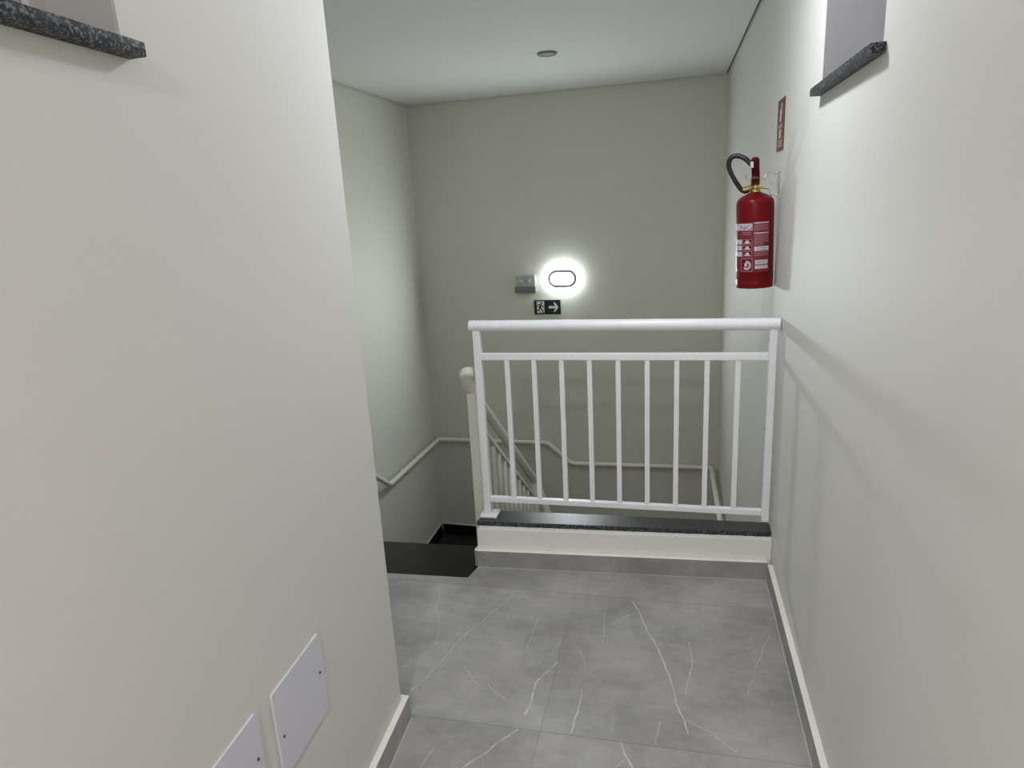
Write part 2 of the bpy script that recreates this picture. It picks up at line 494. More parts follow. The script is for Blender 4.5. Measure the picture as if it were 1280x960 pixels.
# --- floor of the hall
def clip(poly, x0, x1, y0, y1):
    def side(poly, f, inter):
        out = []
        for i in range(len(poly)):
            a, b_ = poly[i], poly[(i+1) % len(poly)]
            fa, fb = f(a), f(b_)
            if fa: out.append(a)
            if fa != fb: out.append(inter(a, b_))
        return out
    def ix(x): return lambda a, b_: (x, a[1] + (b_[1]-a[1]) * (x-a[0]) / (b_[0]-a[0]))
    def iy(y): return lambda a, b_: (a[0] + (b_[0]-a[0]) * (y-a[1]) / (b_[1]-a[1]), y)
    for f, i in ((lambda p: p[0] >= x0, ix(x0)), (lambda p: p[0] <= x1, ix(x1)), (lambda p: p[1] >= y0, iy(y0)), (lambda p: p[1] <= y1, iy(y1))):
        if poly: poly = side(poly, f, i)
    return poly
def xr(y): return RW(y, 0.021).x
def xl(y): return LW(y, 0.021).x
C0, C1 = Vector((-0.866, 2.654)), Vector((0.396, 2.7195))     # tiled face of the curb at floor level
TL = lambda x: 2.5615 + 0.040 * (x + 0.87)                     # near edge of the black top tread
fpoly = [(xr(-2.93), -2.93), (xr(2.71), 2.7165), (-0.866, 2.651), (-0.885, TL(-0.885) - 0.001), (XL + 0.021, TL(XL) - 0.001), (XL + 0.021, 1.745),
         (-0.80, 1.712), (xl(1.706) , 1.706), (xl(-2.93), -2.93)]
bm = bmesh.new()
put_prism(bm, [(0.42, -2.95), (0.42, 2.73), (-0.86, 2.67), (-0.88, TL(-0.88)), (XL, TL(XL)), (XL, 1.60), (-0.95, 1.60), (-0.9, -2.95)], -0.15, -0.0019)
floor = tag(obj('floor', bm, 'grout'), kind='structure')
ys = [-2.98 - 0.1, -2.28, -1.48, -0.68, 0.12, 0.92, 1.72, 2.50, 3.30]
xs = [-2.795, -1.995, -1.195, -0.395, 0.405, 1.2]
for j in range(len(ys) - 1):
    for i in range(len(xs) - 1):
        q = clip(fpoly, xs[i] + 0.0006, xs[i+1] - 0.0006, ys[j] + 0.0007, ys[j+1] - 0.0007)
        if len(q) < 3: continue
        qq = [q[0]]
        for p_ in q[1:]:
            if (p_[0]-qq[-1][0])**2 + (p_[1]-qq[-1][1])**2 > 1e-7: qq.append(p_)
        area = abs(sum(qq[n][0]*qq[(n+1) % len(qq)][1] - qq[(n+1) % len(qq)][0]*qq[n][1] for n in range(len(qq)))) / 2
        if area < 0.004 or (i == 4): continue
        bm = bmesh.new(); put_prism(bm, qq, -0.0018, 0.0)
        obj('tile', bm, 'tile' if (i + j) % 2 else 'tile_light', floor)

# --- skirting: tile strips 20 mm proud, painted top edge
SKH = 0.086
def skirting(name, a, c, nrm, breaks, h=SKH, th=0.02, tmat='skirt', z0=0.0):
    """a, c: ends on the wall face; nrm: into the room"""
    a, c, nrm = Vector(a), Vector(c), Vector(nrm).normalized()
    d = (c - a).normalized(); L_ = (c - a).length
    mx = frame(a + Vector((0, 0, z0)), d, nrm, UP)
    s = tag(obj(name, box((0, 0.0006, 0), (L_, th - 0.008, h - 0.003), mx), 'grout'), kind='structure')
    bb = [0] + breaks + [L_]
    for u, v in zip(bb, bb[1:]):
        obj('tile', box((u + 0.0007, th - 0.008, 0.0008), (v - 0.0007, th, h - 0.0025), mx), tmat, s)
    if tmat == 'skirt': obj('grout_line', box((0, th + 0.0002, 0.0001), (L_, th + 0.0030, 0.0011), mx), 'grout_light', s)
    obj('painted_edge', box((0, 0.0006, h - 0.0025), (L_, th + 0.0004, h), mx, 0.0006), 'trim_paint', s)
    return s
nR = (-RWd.y, RWd.x, 0)
skirting('baseboard_right', RW(-2.93), RW(2.70), nR, [0.65, 1.45, 2.25, 3.05, 3.85, 4.65])
nL = (LWd.y, -LWd.x, 0)
skirting('baseboard_left', LW(-2.93), LW(1.706), nL, [0.65, 1.45, 2.25, 3.05, 3.85])
skirting('baseboard_landing', (-0.84, 1.6865, 0), (XL, 1.7225, 0), (0.03, 1, 0), [0.8])
# end of the corridor wall (short return seen edge-on)
# --- curb: low painted wall between hall and stairwell
curb = tag(obj('wall_curb', (lambda bm: (put_prism(bm, [(-0.862, 2.675), (0.413, 2.742), (0.413, 2.85), (-0.845, 2.85)], -0.15, 0.179), bm)[1])(bmesh.new()), 'trim_paint'), kind='structure')
cd = (C1 - C0).normalized()
skc = skirting('baseboard_curb', (C0.x - cd.y*0, C0.y + 0.0205, 0), (C1.x, C1.y + 0.0205, 0), (cd.y, -cd.x, 0), [0.471], 0.084)
skirting('baseboard_curb_end', (-0.862, 2.72, 0), (-0.866, 2.662, 0), (-1, 0.07, 0), [], 0.082, 0.012)
bm = bmesh.new()
cop = [(-0.874, 2.717), (0.407, 2.772), (0.412, 2.772), (0.412, 2.862), (-0.845, 2.838)]
put_prism(bm, cop, 0.1805, 0.2)
cope = obj('coping', bm, 'granite_polished', curb)
# rough broken front edge of the granite coping
bm = bmesh.new()
n = 90
a, c = Vector((-0.874, 2.7165, 0)), Vector((0.407, 2.7715, 0))
rows = []
for i in range(n + 1):
    p_ = a.lerp(c, i / n)
    ch = random.random() * 0.0022
    rows.append([bm.verts.new((p_.x, p_.y + 0.0004, 0.1998)), bm.verts.new((p_.x, p_.y - 0.0035, 0.1985)),
                 bm.verts.new((p_.x, p_.y - 0.0045, 0.190)), bm.verts.new((p_.x, p_.y - 0.003, 0.1815 - ch)), bm.verts.new((p_.x, p_.y + 0.0004, 0.181))])
for r0, r1 in zip(rows, rows[1:]):
    for k in range(4): bm.faces.new((r0[k], r1[k], r1[k+1], r0[k+1]))
obj('rough_edge', bm, 'granite_rough', cope)

# ------------------------------------------------------------------ windows (part of the setting)
def window(name, m_at, hole_w, z0, z1, jd, sill_x, rough):
    """m_at: frame at the middle of the opening on the wall face, z out into the room"""
    w = bpy.data.objects.new(name, None); COL.objects.link(w); w.matrix_world = m_at
    tag(w, kind='structure')
    hw = hole_w / 2; H_ = z1 - z0
    bm = bmesh.new(); t = 0.035
    for lo, hi in (((-hw, 0), (-hw + t, H_)), ((hw - t, 0), (hw, H_)), ((-hw + t, 0), (hw - t, t)), ((-hw + t, H_ - t), (hw - t, H_)), ((-t/2, t), (t/2, H_ - t))):
        put_box(bm, (lo[0], lo[1], -jd - 0.028), (hi[0], hi[1], -jd))
    obj('window_frame', bm, 'frame', w)
    for sx in (-1, 1):
        obj('pane', box((min(sx*t/2, sx*(hw - t)), t, -jd - 0.018), (max(sx*t/2, sx*(hw - t)), H_ - t, -jd - 0.012)), 'frosted', w)
    bm = bmesh.new()    # plastered jamb linings
    put_box(bm, (-hw, 0.0, -jd), (-hw + 0.003, H_, -0.001)); put_box(bm, (hw - 0.003, 0.0, -jd), (hw, H_, -0.001))
    obj('jamb', bm, 'jamb', w)
    bm = bmesh.new()
    put_box(bm, (-hw, -0.021, -jd), (hw, 0.0, 0.001))
    # chipped projecting nose
    nn = 48; rows = []
    for i in range(nn + 1):
        x = sill_x[0] + (sill_x[1] - sill_x[0]) * i / nn
        e = 0.0018 * random.random(); e2 = 0.002 * random.random()
        rows.append([bm.verts.new(v) for v in ((x, 0.0, 0.001), (x, 0.0 - e2*0.4, 0.031 - e*0.6), (x, -0.011, 0.0315 - e2*0.4), (x, -0.0205, 0.031 - e*0.6), (x, -0.0215, 0.001))])
    for r0, r1 in zip(rows, rows[1:]):
        for k in range(5):
            f = bm.faces.new((r0[k], r0[(k+1) % 5], r1[(k+1) % 5], r1[k])); f.material_index = 1
    bm.faces.new(rows[0]).material_index = 1; bm.faces.new(rows[-1][::-1]).material_index = 1
    bmesh.ops.recalc_face_normals(bm, faces=bm.faces)
    obj('sill', bm, ['granite', 'granite_rough'], w)
    return w
ym = (RHOLE[0] + RHOLE[1]) / 2
window('window_1', RWm(ym, RHOLE[2]), RHOLE[1] - RHOLE[0], RHOLE[2], RHOLE[3], 0.175, (ym - 2.292, ym - 1.650), True)
ym2 = (LHOLE[0] + LHOLE[1]) / 2
window('window_2', LWm(ym2, LHOLE[2]), LHOLE[1] - LHOLE[0], LHOLE[2], LHOLE[3], 0.11, (0.23 - ym2, 0.953 - ym2), True)

# ------------------------------------------------------------------ stairs
stairs = thing('staircase', 'black granite staircase going down on the left behind the low curb', 'stairs', Matrix.Translation((-1.6, 2.83, 0)))
def part(name, bm, mat, root, smooth=False):
    bmesh.ops.transform(bm, matrix=root.matrix_world.inverted(), verts=bm.verts)
    return obj(name, bm, mat, root, smooth)
bm = bmesh.new()
put_prism(bm, [(-0.886, TL(-0.886) + 0.001), (-0.886, 2.845), (XL + 0.003, 2.80), (XL + 0.003, TL(XL) + 0.001)], -0.03, 0.0005)
tag(part('tread', bm, 'granite', stairs), label='top tread, black granite slab level with the tiled floor')
G, R_ = 0.245, 0.1811
part('riser', box((XL + 0.003, 2.79, -R_), (-0.89, 2.80, -0.03)), 'granite', stairs)
for i in range(1, 9):
    y0 = 2.80 + G * (i - 1); z = -R_ * i
    part('tread', box((XL + 0.003, y0 - 0.0, z - 0.03), (-0.89, y0 + G + 0.02, z), None, 0.003), 'granite', stairs)
    part('riser', box((XL + 0.003, y0 + G - 0.01, z - R_), (-0.89, y0 + G, z - 0.03)), 'granite', stairs)
ye = 2.80 + 8 * G
bm = bmesh.new()
put_prism(bm, [(XL + 0.003, ye + 0.001), (-0.98, ye + 0.001), (-0.98, FW(-0.98).y - 0.003), (XL + 0.003, FW(XL).y - 0.003)], ZL1 - 0.14, ZL1)
part('landing_slab', bm, 'granite', stairs)
bm = bmesh.new()
put_prism(bm, [(-0.978, ye + 0.05), (0.396, ye + 0.05), (0.390, 5.93), (-0.978, FW(-0.98).y - 0.003)], ZL2 - 0.14, ZL2)
part('landing_slab', bm, 'granite', stairs)
for i in range(1, 9):
    y1 = ye + 0.05 - G * (i - 1); z = ZL2 - R_ * i
    part('tread', box((-0.76, y1 - G - 0.02, z - 0.03), (0.396, y1, z)), 'granite', stairs)
    part('riser', box((-0.76, y1, z), (0.396, y1 + 0.01, z + R_ - 0.03)), 'granite', stairs)
# black skirting of the half landing with a pale painted top edge
skirting('baseboard_stair_far', FW(-0.98), FW(XL + 0.02), (-FWd.y, FWd.x, 0), [0.65], 0.07, 0.012, 'granite', ZL1)
skirting('baseboard_stair_left', (XL, 6.03, 0), (XL, ye + 0.02, 0), (1, 0, 0), [0.6], 0.07, 0.012, 'granite', ZL1)

# ------------------------------------------------------------------ guard railing on the curb
YR = 2.79
rail = thing('guard_railing', 'white steel guard railing with nine upright bars standing on the black granite curb', 'railing',
             Matrix.Translation((-0.22, YR, 0.2)))
part('top_rail', tube([(-0.867, YR, 1.099), (0.408, YR, 1.093)], 0.0245, 24, None), 'steel', rail, True)
part('middle_rail', box((-0.822, YR - 0.0125, 0.947), (0.372, YR + 0.0125, 0.977), None, 0.003), 'steel', rail)
part('bottom_rail', box((-0.822, YR - 0.0125, 0.270), (0.372, YR + 0.0125, 0.296), None, 0.003), 'steel', rail)
part('post', box((-0.853, YR - 0.0165, 0.212), (-0.820, YR + 0.0165, 1.088), None, 0.003), 'steel', rail)
part('post', box((0.372, YR - 0.0165, 0.245), (0.4005, YR + 0.0165, 1.080), None, 0.003), 'steel', rail)
part('base_plate', box((-0.869, YR - 0.042, 0.2005), (-0.788, YR + 0.040, 0.212), None, 0.003), 'steel', rail)
for i in range(9):
    x = -0.707 + 0.1205 * i
    part('baluster', box((x - 0.0105, YR - 0.0105, 0.295), (x + 0.0105, YR + 0.0105, 0.948), None, 0.002), 'steel', rail)
for z in (1.03, 0.66, 0.41):
    q = RW(YR, 0.004, z)
    bm = tube([(0.3715, YR - 0.002, z), (0.3665, YR - 0.002, z)], 0.0055, 10)
    part('bolt', bm, 'chrome', rail, True)

# ------------------------------------------------------------------ stair guard going down along the flight
sg = thing('stair_railing', 'white steel railing, warm light in its tint, sloping down the stairs behind the guard railing', 'railing', Matrix.Translation((-0.915, 2.87, -R_)))
SL = 0.777
XG = -0.915
def rz(y): return 0.793 - SL * (y - 2.88)
YE = 4.20
path = arc([(-0.862, 2.812, 0.886), (-0.915, 2.812, 0.884), (XG - 0.004, 2.86, rz(2.86) + 0.012), (XG, 2.98, rz(2.98)), (XG, YE, rz(YE))], 10, 0.06)
part('handrail', tube(path, 0.0255, 24), 'steel_stair', sg, True)
def slant(y0, y1, dz, hw, hh):
    bm = bmesh.new()
    v = [(XG - hw, y0, rz(y0) + dz - hh), (XG + hw, y0, rz(y0) + dz - hh), (XG + hw, y0, rz(y0) + dz + hh), (XG - hw, y0, rz(y0) + dz + hh),
         (XG - hw, y1, rz(y1) + dz - hh), (XG + hw, y1, rz(y1) + dz - hh), (XG + hw, y1, rz(y1) + dz + hh), (XG - hw, y1, rz(y1) + dz + hh)]
    vs = [bm.verts.new(q) for q in v]
    for q in ((0,1,2,3),(7,6,5,4),(0,4,5,1),(1,5,6,2),(2,6,7,3),(3,7,4,0)): bm.faces.new([vs[i] for i in q])
    bmesh.ops.recalc_face_normals(bm, faces=bm.faces)
    return bm
part('middle_rail', slant(2.905, YE - 0.02, -0.135, 0.0125, 0.012), 'steel_stair', sg)
part('bottom_rail', slant(2.905, YE - 0.02, -0.80, 0.0125, 0.013), 'steel_stair', sg)
part('post', box((XG - 0.012, 2.862, -R_ + 0.001), (XG + 0.030, 2.902, 0.768), None, 0.003), 'steel_stair', sg)
part('post', box((XG - 0.02, YE - 0.02, -R_ * 6 + 0.001), (XG + 0.02, YE + 0.02, rz(YE) - 0.015), None, 0.003), 'steel_stair', sg)
y = 3.0
while y < YE - 0.06:
    part('baluster', box((XG - 0.009, y - 0.009, rz(y) - 0.80 + 0.018), (XG + 0.009, y + 0.009, rz(y) - 0.135 - 0.014)), 'steel_stair', sg)
    y += 0.108
# rail of the next flight down, joined to the end post
lower = arc([(XG + 0.01, YE + 0.024, rz(YE) - 0.03), (XG + 0.05, YE + 0.09, rz(YE) - 0.22), (XG + 0.10, YE + 0.12, rz(YE) - 0.48), (XG + 0.13, YE - 0.02, rz(YE) - 0.80), (XG + 0.13, 3.2, rz(YE) - 1.65)], 6, 0.08)
part('lower_handrail', tube(lower, 0.0225, 14, round_end=True), 'steel_stair', sg, True)

# ------------------------------------------------------------------ wall handrail round the landing
wh = thing('wall_handrail', 'round steel handrail bracketed along the lower stairwell walls', 'handrail', Matrix.Translation((-1.4, 5.93, -0.61)))
XH = XL + 0.07
pts = [(XH, 4.10, -0.085), (XH, 4.77, -0.575), (XH, 5.985, -0.612), (-1.15, 5.937, -0.600), (-0.925, 5.926, -0.795), (0.345, 5.872, -0.768),
       (0.358, 4.85, -0.79), (0.358, 3.6, -1.62)]
part('handrail', tube(arc(pts, 5, 0.03), 0.0215, 16, round_end=True), 'steel_stair', wh, True)
def bracket(p, wallp, d):
    bm = bmesh.new()
    p, wallp = Vector(p), Vector(wallp)
    low = Vector((0, 0, -0.055))
    put_tube(bm, arc([p + Vector((0, 0, -0.018)), p + low, wallp + low], 4, 0.03), 0.006, 10)
    n_ = (wallp - p).normalized()
    put_tube(bm, [wallp + low - n_ * 0.006, wallp + low - n_ * 0.0005], 0.030, 18)
    bmesh.ops.recalc_face_normals(bm, faces=bm.faces)
    part('bracket', bm, 'steel_stair', wh, True)
for x, z in ((-1.93, -0.608), (-1.30, -0.602), (-0.80, -0.792), (0.10, -0.770)):
    w_ = FW(x, 0.0, z); p_ = FW(x, 0.066, z)
    bracket(p_, w_, None)
for y_, z in ((5.2, -0.588),):
    bracket((XH, y_, z), (XL, y_, z), None)
bracket((0.352, 5.15, -0.783), (RW(5.15).x, 5.15, -0.783), None)

# ------------------------------------------------------------------ bulkhead lamp, emergency light, exit sign on the far wall
bk = thing('bulkhead_light', 'lit oval bulkhead lamp glowing white on the far wall', 'lamp', FWm(-0.962, 0.945))
bm = bmesh.new(); put_prism(bm, stadium(0.232, 0.134), 0.0005, 0.014)
obj('body', bm, 'greyplastic', bk)
def loft(rings_, cap=False):
    bm = bmesh.new()
    rr = [[bm.verts.new((x, y, z)) for x, y in poly] for poly, z in rings_]
    for r0, r1 in zip(rr, rr[1:]):
        for i in range(len(r0)): bm.faces.new((r0[i], r0[(i+1) % len(r0)], r1[(i+1) % len(r0)], r1[i]))
    if cap: bm.faces.new(rr[-1])
    return bm
obj('rim', loft([(stadium(0.200, 0.102, 16), 0.022), (stadium(0.262, 0.158, 16), 0.024), (stadium(0.262, 0.158, 16), 0.030),
                 (stadium(0.212, 0.108, 16), 0.043), (stadium(0.206, 0.102, 16), 0.041), (stadium(0.204, 0.100, 16), 0.030)]), 'rim', bk, True)
obj('halo_band', loft([(stadium(0.228, 0.130, 16), 0.0142), (stadium(0.228, 0.130, 16), 0.0235)]), 'bulkhead_side', bk, True)  # luminous band added behind the rim to cast a halo on the wall
obj('lens', loft([(stadium(0.204, 0.100, 16), 0.033), (stadium(0.186, 0.082, 16), 0.0365), (stadium(0.150, 0.046, 16), 0.039)], True), 'bulkhead', bk, True)

em = thing('emergency_light', 'small unlit emergency light box left of the glowing bulkhead lamp', 'lamp', FWm(-1.300, 0.905))
obj('housing', box((-0.098, -0.077, 0.0005), (0.098, -0.022, 0.058), None, 0.006), 'midgrey', em)
obj('lens_cover', box((-0.088, -0.022, 0.0005), (0.092, 0.076, 0.040), None, 0.006), 'lens', em)
for sx, sz in ((-0.032, 0.030), (0.034, 0.040)):
    bm = lathe([(0.0, 0.0), (0.013, 0.003), (0.021, 0.014), (0.0225, 0.020), (0.0205, 0.020), (0.012, 0.008), (0.0, 0.006)], 20,
               Matrix.Translation((sx, sz, 0.0402)))
    obj('spot_head', bm, 'chrome', em, True)

ex = thing('exit_sign', 'black exit sign with running figure and right arrow under the bulkhead lamp', 'sign', FWm(-1.113, 0.688))
W_, H_ = 0.244, 0.130
obj('board', box((-W_/2, -H_/2, 0.0005), (W_/2, H_/2, 0.006)), 'signblack', ex)
obj('white_square', box((-0.098, -0.052, 0.006), (-0.028, 0.054, 0.0064)), 'signlight', ex)
bm = bmesh.new()
def flatpoly(bm, poly, z0=0.0064, z1=0.0068, mi=0): put_prism(bm, poly, z0, z1, None, mi)
def limb(bm, pts, w, z0=0.0064, z1=0.0068):
    for (x0, y0), (x1, y1) in zip(pts, pts[1:]):
        d = Vector((x1-x0, y1-y0)).normalized(); n_ = Vector((-d.y, d.x)) * w/2; e = d * w * 0.25
        flatpoly(bm, [(x0-n_.x-e.x, y0-n_.y-e.y), (x1-n_.x+e.x, y1-n_.y+e.y), (x1+n_.x+e.x, y1+n_.y+e.y), (x0+n_.x-e.x, y0+n_.y-e.y)], z0, z1)
        z0 += 0.00004; z1 += 0.00004
hx, hy = -0.053, 0.040
flatpoly(bm, [(hx + 0.009*math.cos(a*math.pi/6), hy + 0.009*math.sin(a*math.pi/6)) for a in range(12)])
limb(bm, [(-0.062, 0.026), (-0.070, -0.006)], 0.017)                        # trunk
limb(bm, [(-0.060, 0.024), (-0.083, 0.026), (-0.093, 0.008)], 0.007)          # back arm
limb(bm, [(-0.060, 0.024), (-0.044, 0.008), (-0.029, 0.008)], 0.007)          # front arm
limb(bm, [(-0.066, -0.006), (-0.050, -0.024), (-0.039, -0.050)], 0.009)       # front leg
limb(bm, [(-0.070, -0.006), (-0.076, -0.028), (-0.101, -0.029)], 0.009)       # back leg
obj('running_figure', bm, 'signblack', ex)
bm = bmesh.new()
flatpoly(bm, [(0.012, -0.011), (0.075, -0.011), (0.075, 0.011), (0.012, 0.011)], 0.006, 0.0064)
flatpoly(bm, [(0.055, 0.042), (0.072, 0.042), (0.103, 0.0), (0.072, -0.042), (0.055, -0.042), (0.080, 0.0)], 0.006, 0.00642)
obj('arrow', bm, 'signlight', ex)

# ------------------------------------------------------------------ ceiling fittings
def disc(name, label, cat, x, y, r, lens, lit, group=None):
    t = thing(name, label, cat, Matrix.Translation((x, y, CZ)), group)
    obj('trim_ring', lathe([(r, -0.0005), (r, -0.009), (r * 0.93, -0.013), (r * 0.80, -0.012), (r * 0.78, -0.004)], 40), 'plastic' if lit else 'midgrey', t, True)
    if lit: prof = [(r * 0.80, -0.010), (r * 0.79, -0.022), (r * 0.72, -0.032), (r * 0.5, -0.037), (0, -0.039)]
    else: prof = [(r * 0.80, -0.0105), (r * 0.5, -0.0135), (0, -0.0145)]
    obj('lens', lathe(prof, 40), lens, t, True)
    return t
disc('ceiling_sensor', 'small round grey unlit ceiling fitting over the stairwell', 'sensor', -0.777, 4.51, 0.062, 'midgrey', False)
disc('ceiling_lamp', 'lit round ceiling lamp in the corridor just out of view', 'lamp', -0.15, 2.12, 0.11, 'diffuser', True)
disc('ceiling_lamp', 'added fill lamp on the unseen corridor ceiling behind the camera', 'lamp', -0.19, -1.2, 0.11, 'fill_diffuser', True)  # unseen lamp, added to fill the camera side with light

# ------------------------------------------------------------------ blank cover plates low on the left wall
def plate(y, z, label):
    t = thing('cover_plate', label, 'wall plate', LWm(y, z), 'blank cover plates low on the left wall')
    bm = bmesh.new(); put_prism(bm, rrect(0.216, 0.212, 0.008), 0.0005, 0.006)
    top = [f for f in bm.faces if f.normal.z > 0.9 or True]
    pl = obj('plate', bm, 'plastic', t)
    for sx, sy in ((-0.088, -0.012), (0.088, 0.010)):
        obj('screw', lathe([(0.0, 0.0080), (0.0025, 0.0078), (0.0038, 0.0062)], 12, Matrix.Translation((sx, sy, 0))), 'dark', pl)
plate(1.133, 0.540, 'blank white square cover plate low on left wall, nearer the wall corner')
plate(0.862, 0.550, 'blank white square cover plate low on left wall, cut off by the bottom edge')

# ------------------------------------------------------------------ red extinguisher sign
sg2 = thing('extinguisher_sign', 'small red fire extinguisher sign high on right wall above the extinguisher', 'sign', RWm(3.043, 1.853))
obj('board', box((-0.086, -0.098, 0.0004), (0.086, 0.098, 0.003)), 'signred', sg2)
bm = bmesh.new()
def fp(poly, z0=0.003, z1=0.0034): put_prism(bm, poly, z0, z1)
fp([(-0.026, 0.012), (0.016, 0.012), (0.016, 0.052), (0.006, 0.062), (-0.014, 0.062), (-0.026, 0.052)])
fp([(-0.008, 0.062), (0.000, 0.062), (0.000, 0.072), (-0.008, 0.072)])
fp([(-0.010, 0.072), (0.016, 0.078), (0.016, 0.082), (-0.010, 0.077)])
fp([(0.016, 0.078), (0.030, 0.066), (0.034, 0.070), (0.018, 0.083)])
fp([(0.028, 0.040), (0.034, 0.040), (0.034, 0.070), (0.028, 0.070)])
obj('pictogram', bm, 'signwhite', sg2)
bm = bmesh.new()
fp([(-0.030, -0.050), (0.022, -0.050), (0.022, -0.016), (-0.030, -0.016)])
obj('white_panel', bm, 'signwhite', sg2)
bm = bmesh.new()
for zz in (-0.060, -0.070, -0.080): fp([(-0.055, zz - 0.002), (0.050, zz - 0.002), (0.050, zz + 0.002), (-0.055, zz + 0.002)])
for zz in (0.000, -0.008): fp([(-0.050, zz - 0.002), (0.045, zz - 0.002), (0.045, zz + 0.002), (-0.050, zz + 0.002)])
obj('small_print', bm, 'signwhite', sg2)

# ------------------------------------------------------------------ fire extinguisher
EX, EY, EZ = 0.334, 3.03, 1.212
lean = Matrix.Rotation(math.radians(-1.6), 4, 'Y')
fe = thing('fire_extinguisher', 'red fire extinguisher with black hose hanging on the right wall', 'extinguisher', Matrix.Translation((EX, EY, EZ)) @ lean)
RB = 0.0745
obj('cylinder', lathe([(0, 0.002), (RB*0.9, 0.002), (RB*0.985, 0.0), (RB, 0.006), (RB, 0.030), (RB*0.988, 0.033), (RB, 0.036), (RB, 0.334), (RB*0.985, 0.346),
                       (RB*0.94, 0.357), (RB*0.82, 0.367), (RB*0.62, 0.376), (RB*0.40, 0.383), (0.020, 0.387), (0.018, 0.392), (0, 0.392)], 64), 'red', fe, True)
obj('valve', lathe([(0, 0.388), (0.021, 0.388), (0.021, 0.400), (0.015, 0.403), (0.015, 0.414), (0.019, 0.416), (0.019, 0.428), (0.010, 0.432), (0, 0.432)], 24), 'brass', fe, True)
# carrying handle and squeeze lever, seen end-on
bm = bmesh.new()
def capsule_plate(bm, pts, w, t):
    """strip of rounded outline following pts in the y-z plane"""
    pts = [Vector(p) for p in pts]
    L_, Rr = [], []
    rows = []
    n = len(pts)
    for i, p_ in enumerate(pts):
        d = (pts[min(i+1, n-1)] - pts[max(i-1, 0)]).normalized()
        nn = Vector((0, -d.z, d.y))
        ww = w * (0.55 if i in (0, n - 1) else 1.0)
        rows.append([bm.verts.new(p_ + Vector((-ww/2, 0, 0)) - nn*t/2), bm.verts.new(p_ + Vector((ww/2, 0, 0)) - nn*t/2),
                     bm.verts.new(p_ + Vector((ww/2, 0, 0)) + nn*t/2), bm.verts.new(p_ + Vector((-ww/2, 0, 0)) + nn*t/2)])
    for r0, r1 in zip(rows, rows[1:]):
        for k in range(4): bm.faces.new((r0[k], r0[(k+1) % 4], r1[(k+1) % 4], r1[k]))
    bm.faces.new(rows[0][::-1]); bm.faces.new(rows[-1])
    bmesh.ops.recalc_face_normals(bm, faces=bm.faces)
capsule_plate(bm, [(0.004, 0.020, 0.424), (0.003, 0.010, 0.432), (-0.001, -0.015, 0.462), (-0.005, -0.040, 0.492), (-0.007, -0.058, 0.512), (-0.008, -0.064, 0.519)], 0.031, 0.011)
obj('squeeze_lever', bm, 'darkred', fe)
bm = bmesh.new()
capsule_plate(bm, [(0.002, 0.020, 0.420), (0.001, 0.010, 0.420), (-0.003, -0.03, 0.420), (-0.009, -0.080, 0.432), (-0.012, -0.100, 0.440), (-0.012, -0.104, 0.442)], 0.030, 0.008)
obj('carry_handle', bm, 'darkred', fe)
# hose
hp = [(-0.012, -0.01, 0.410), (-0.036, -0.012, 0.394), (-0.056, -0.015, 0.402), (-0.081, -0.02, 0.438), (-0.100, -0.022, 0.476), (-0.106, -0.025, 0.506),
      (-0.096, -0.03, 0.530), (-0.072, -0.035, 0.534), (-0.046, -0.045, 0.521), (-0.026, -0.05, 0.500), (-0.014, -0.052, 0.484)]
def smooth_path(pts, sub=6):
    P = [Vector(p) for p in pts]; P = [P[0]*2 - P[1]] + P + [P[-1]*2 - P[-2]]
    out = []
    for i in range(1, len(P) - 2):
        for k in range(sub):
            t = k / sub
            out.append(0.5*((2*P[i]) + (P[i+1]-P[i-1])*t + (2*P[i-1]-5*P[i]+4*P[i+1]-P[i+2])*t*t + (-P[i-1]+3*P[i]-3*P[i+1]+P[i+2])*t**3))
    out.append(P[-2])
    return out
hs = smooth_path(hp)
hose = obj('hose', tube(hs[4:], 0.0097, 14), 'rubber', fe, True)
obj('hose_coupling', tube([(-0.010, -0.008, 0.412), (-0.030, -0.011, 0.402), (-0.052, -0.013, 0.400)], [0.010, 0.012, 0.011], 14), 'brass', fe, True)
obj('hose_clip', box((-0.026, -0.064, 0.482), (-0.014, -0.042, 0.506), None, 0.002), 'labelwhite', hose)
# pull ring, pin and tie
ring = [(0.050 + 0.019*math.cos(a), -0.045 + 0.006*math.sin(a), 0.440 + 0.021*math.sin(a)) for a in [2*math.pi*k/28 for k in range(29)]]
obj('pull_ring', tube(ring, 0.0013, 8), 'chrome', fe, True)
obj('safety_pin', tube([(0.034, -0.045, 0.436), (0.0, -0.045, 0.438), (-0.034, -0.046, 0.434), (-0.044, -0.05, 0.458)], 0.0016, 8), 'brass', fe, True)
tie = [(0.024*math.cos(a) - 0.004, 0.022*math.sin(a) - 0.006, 0.401 + 0.004*math.sin(a)) for a in [2*math.pi*k/24 for k in range(25)]]
obj('wire_tie', tube(tie, 0.0018, 8), 'brass', fe, True)
obj('hanging_loop', tube([(0.020, 0, 0.404), (0.045, 0, 0.398), (0.052, 0, 0.398)], 0.003, 8), 'brass', fe, True)
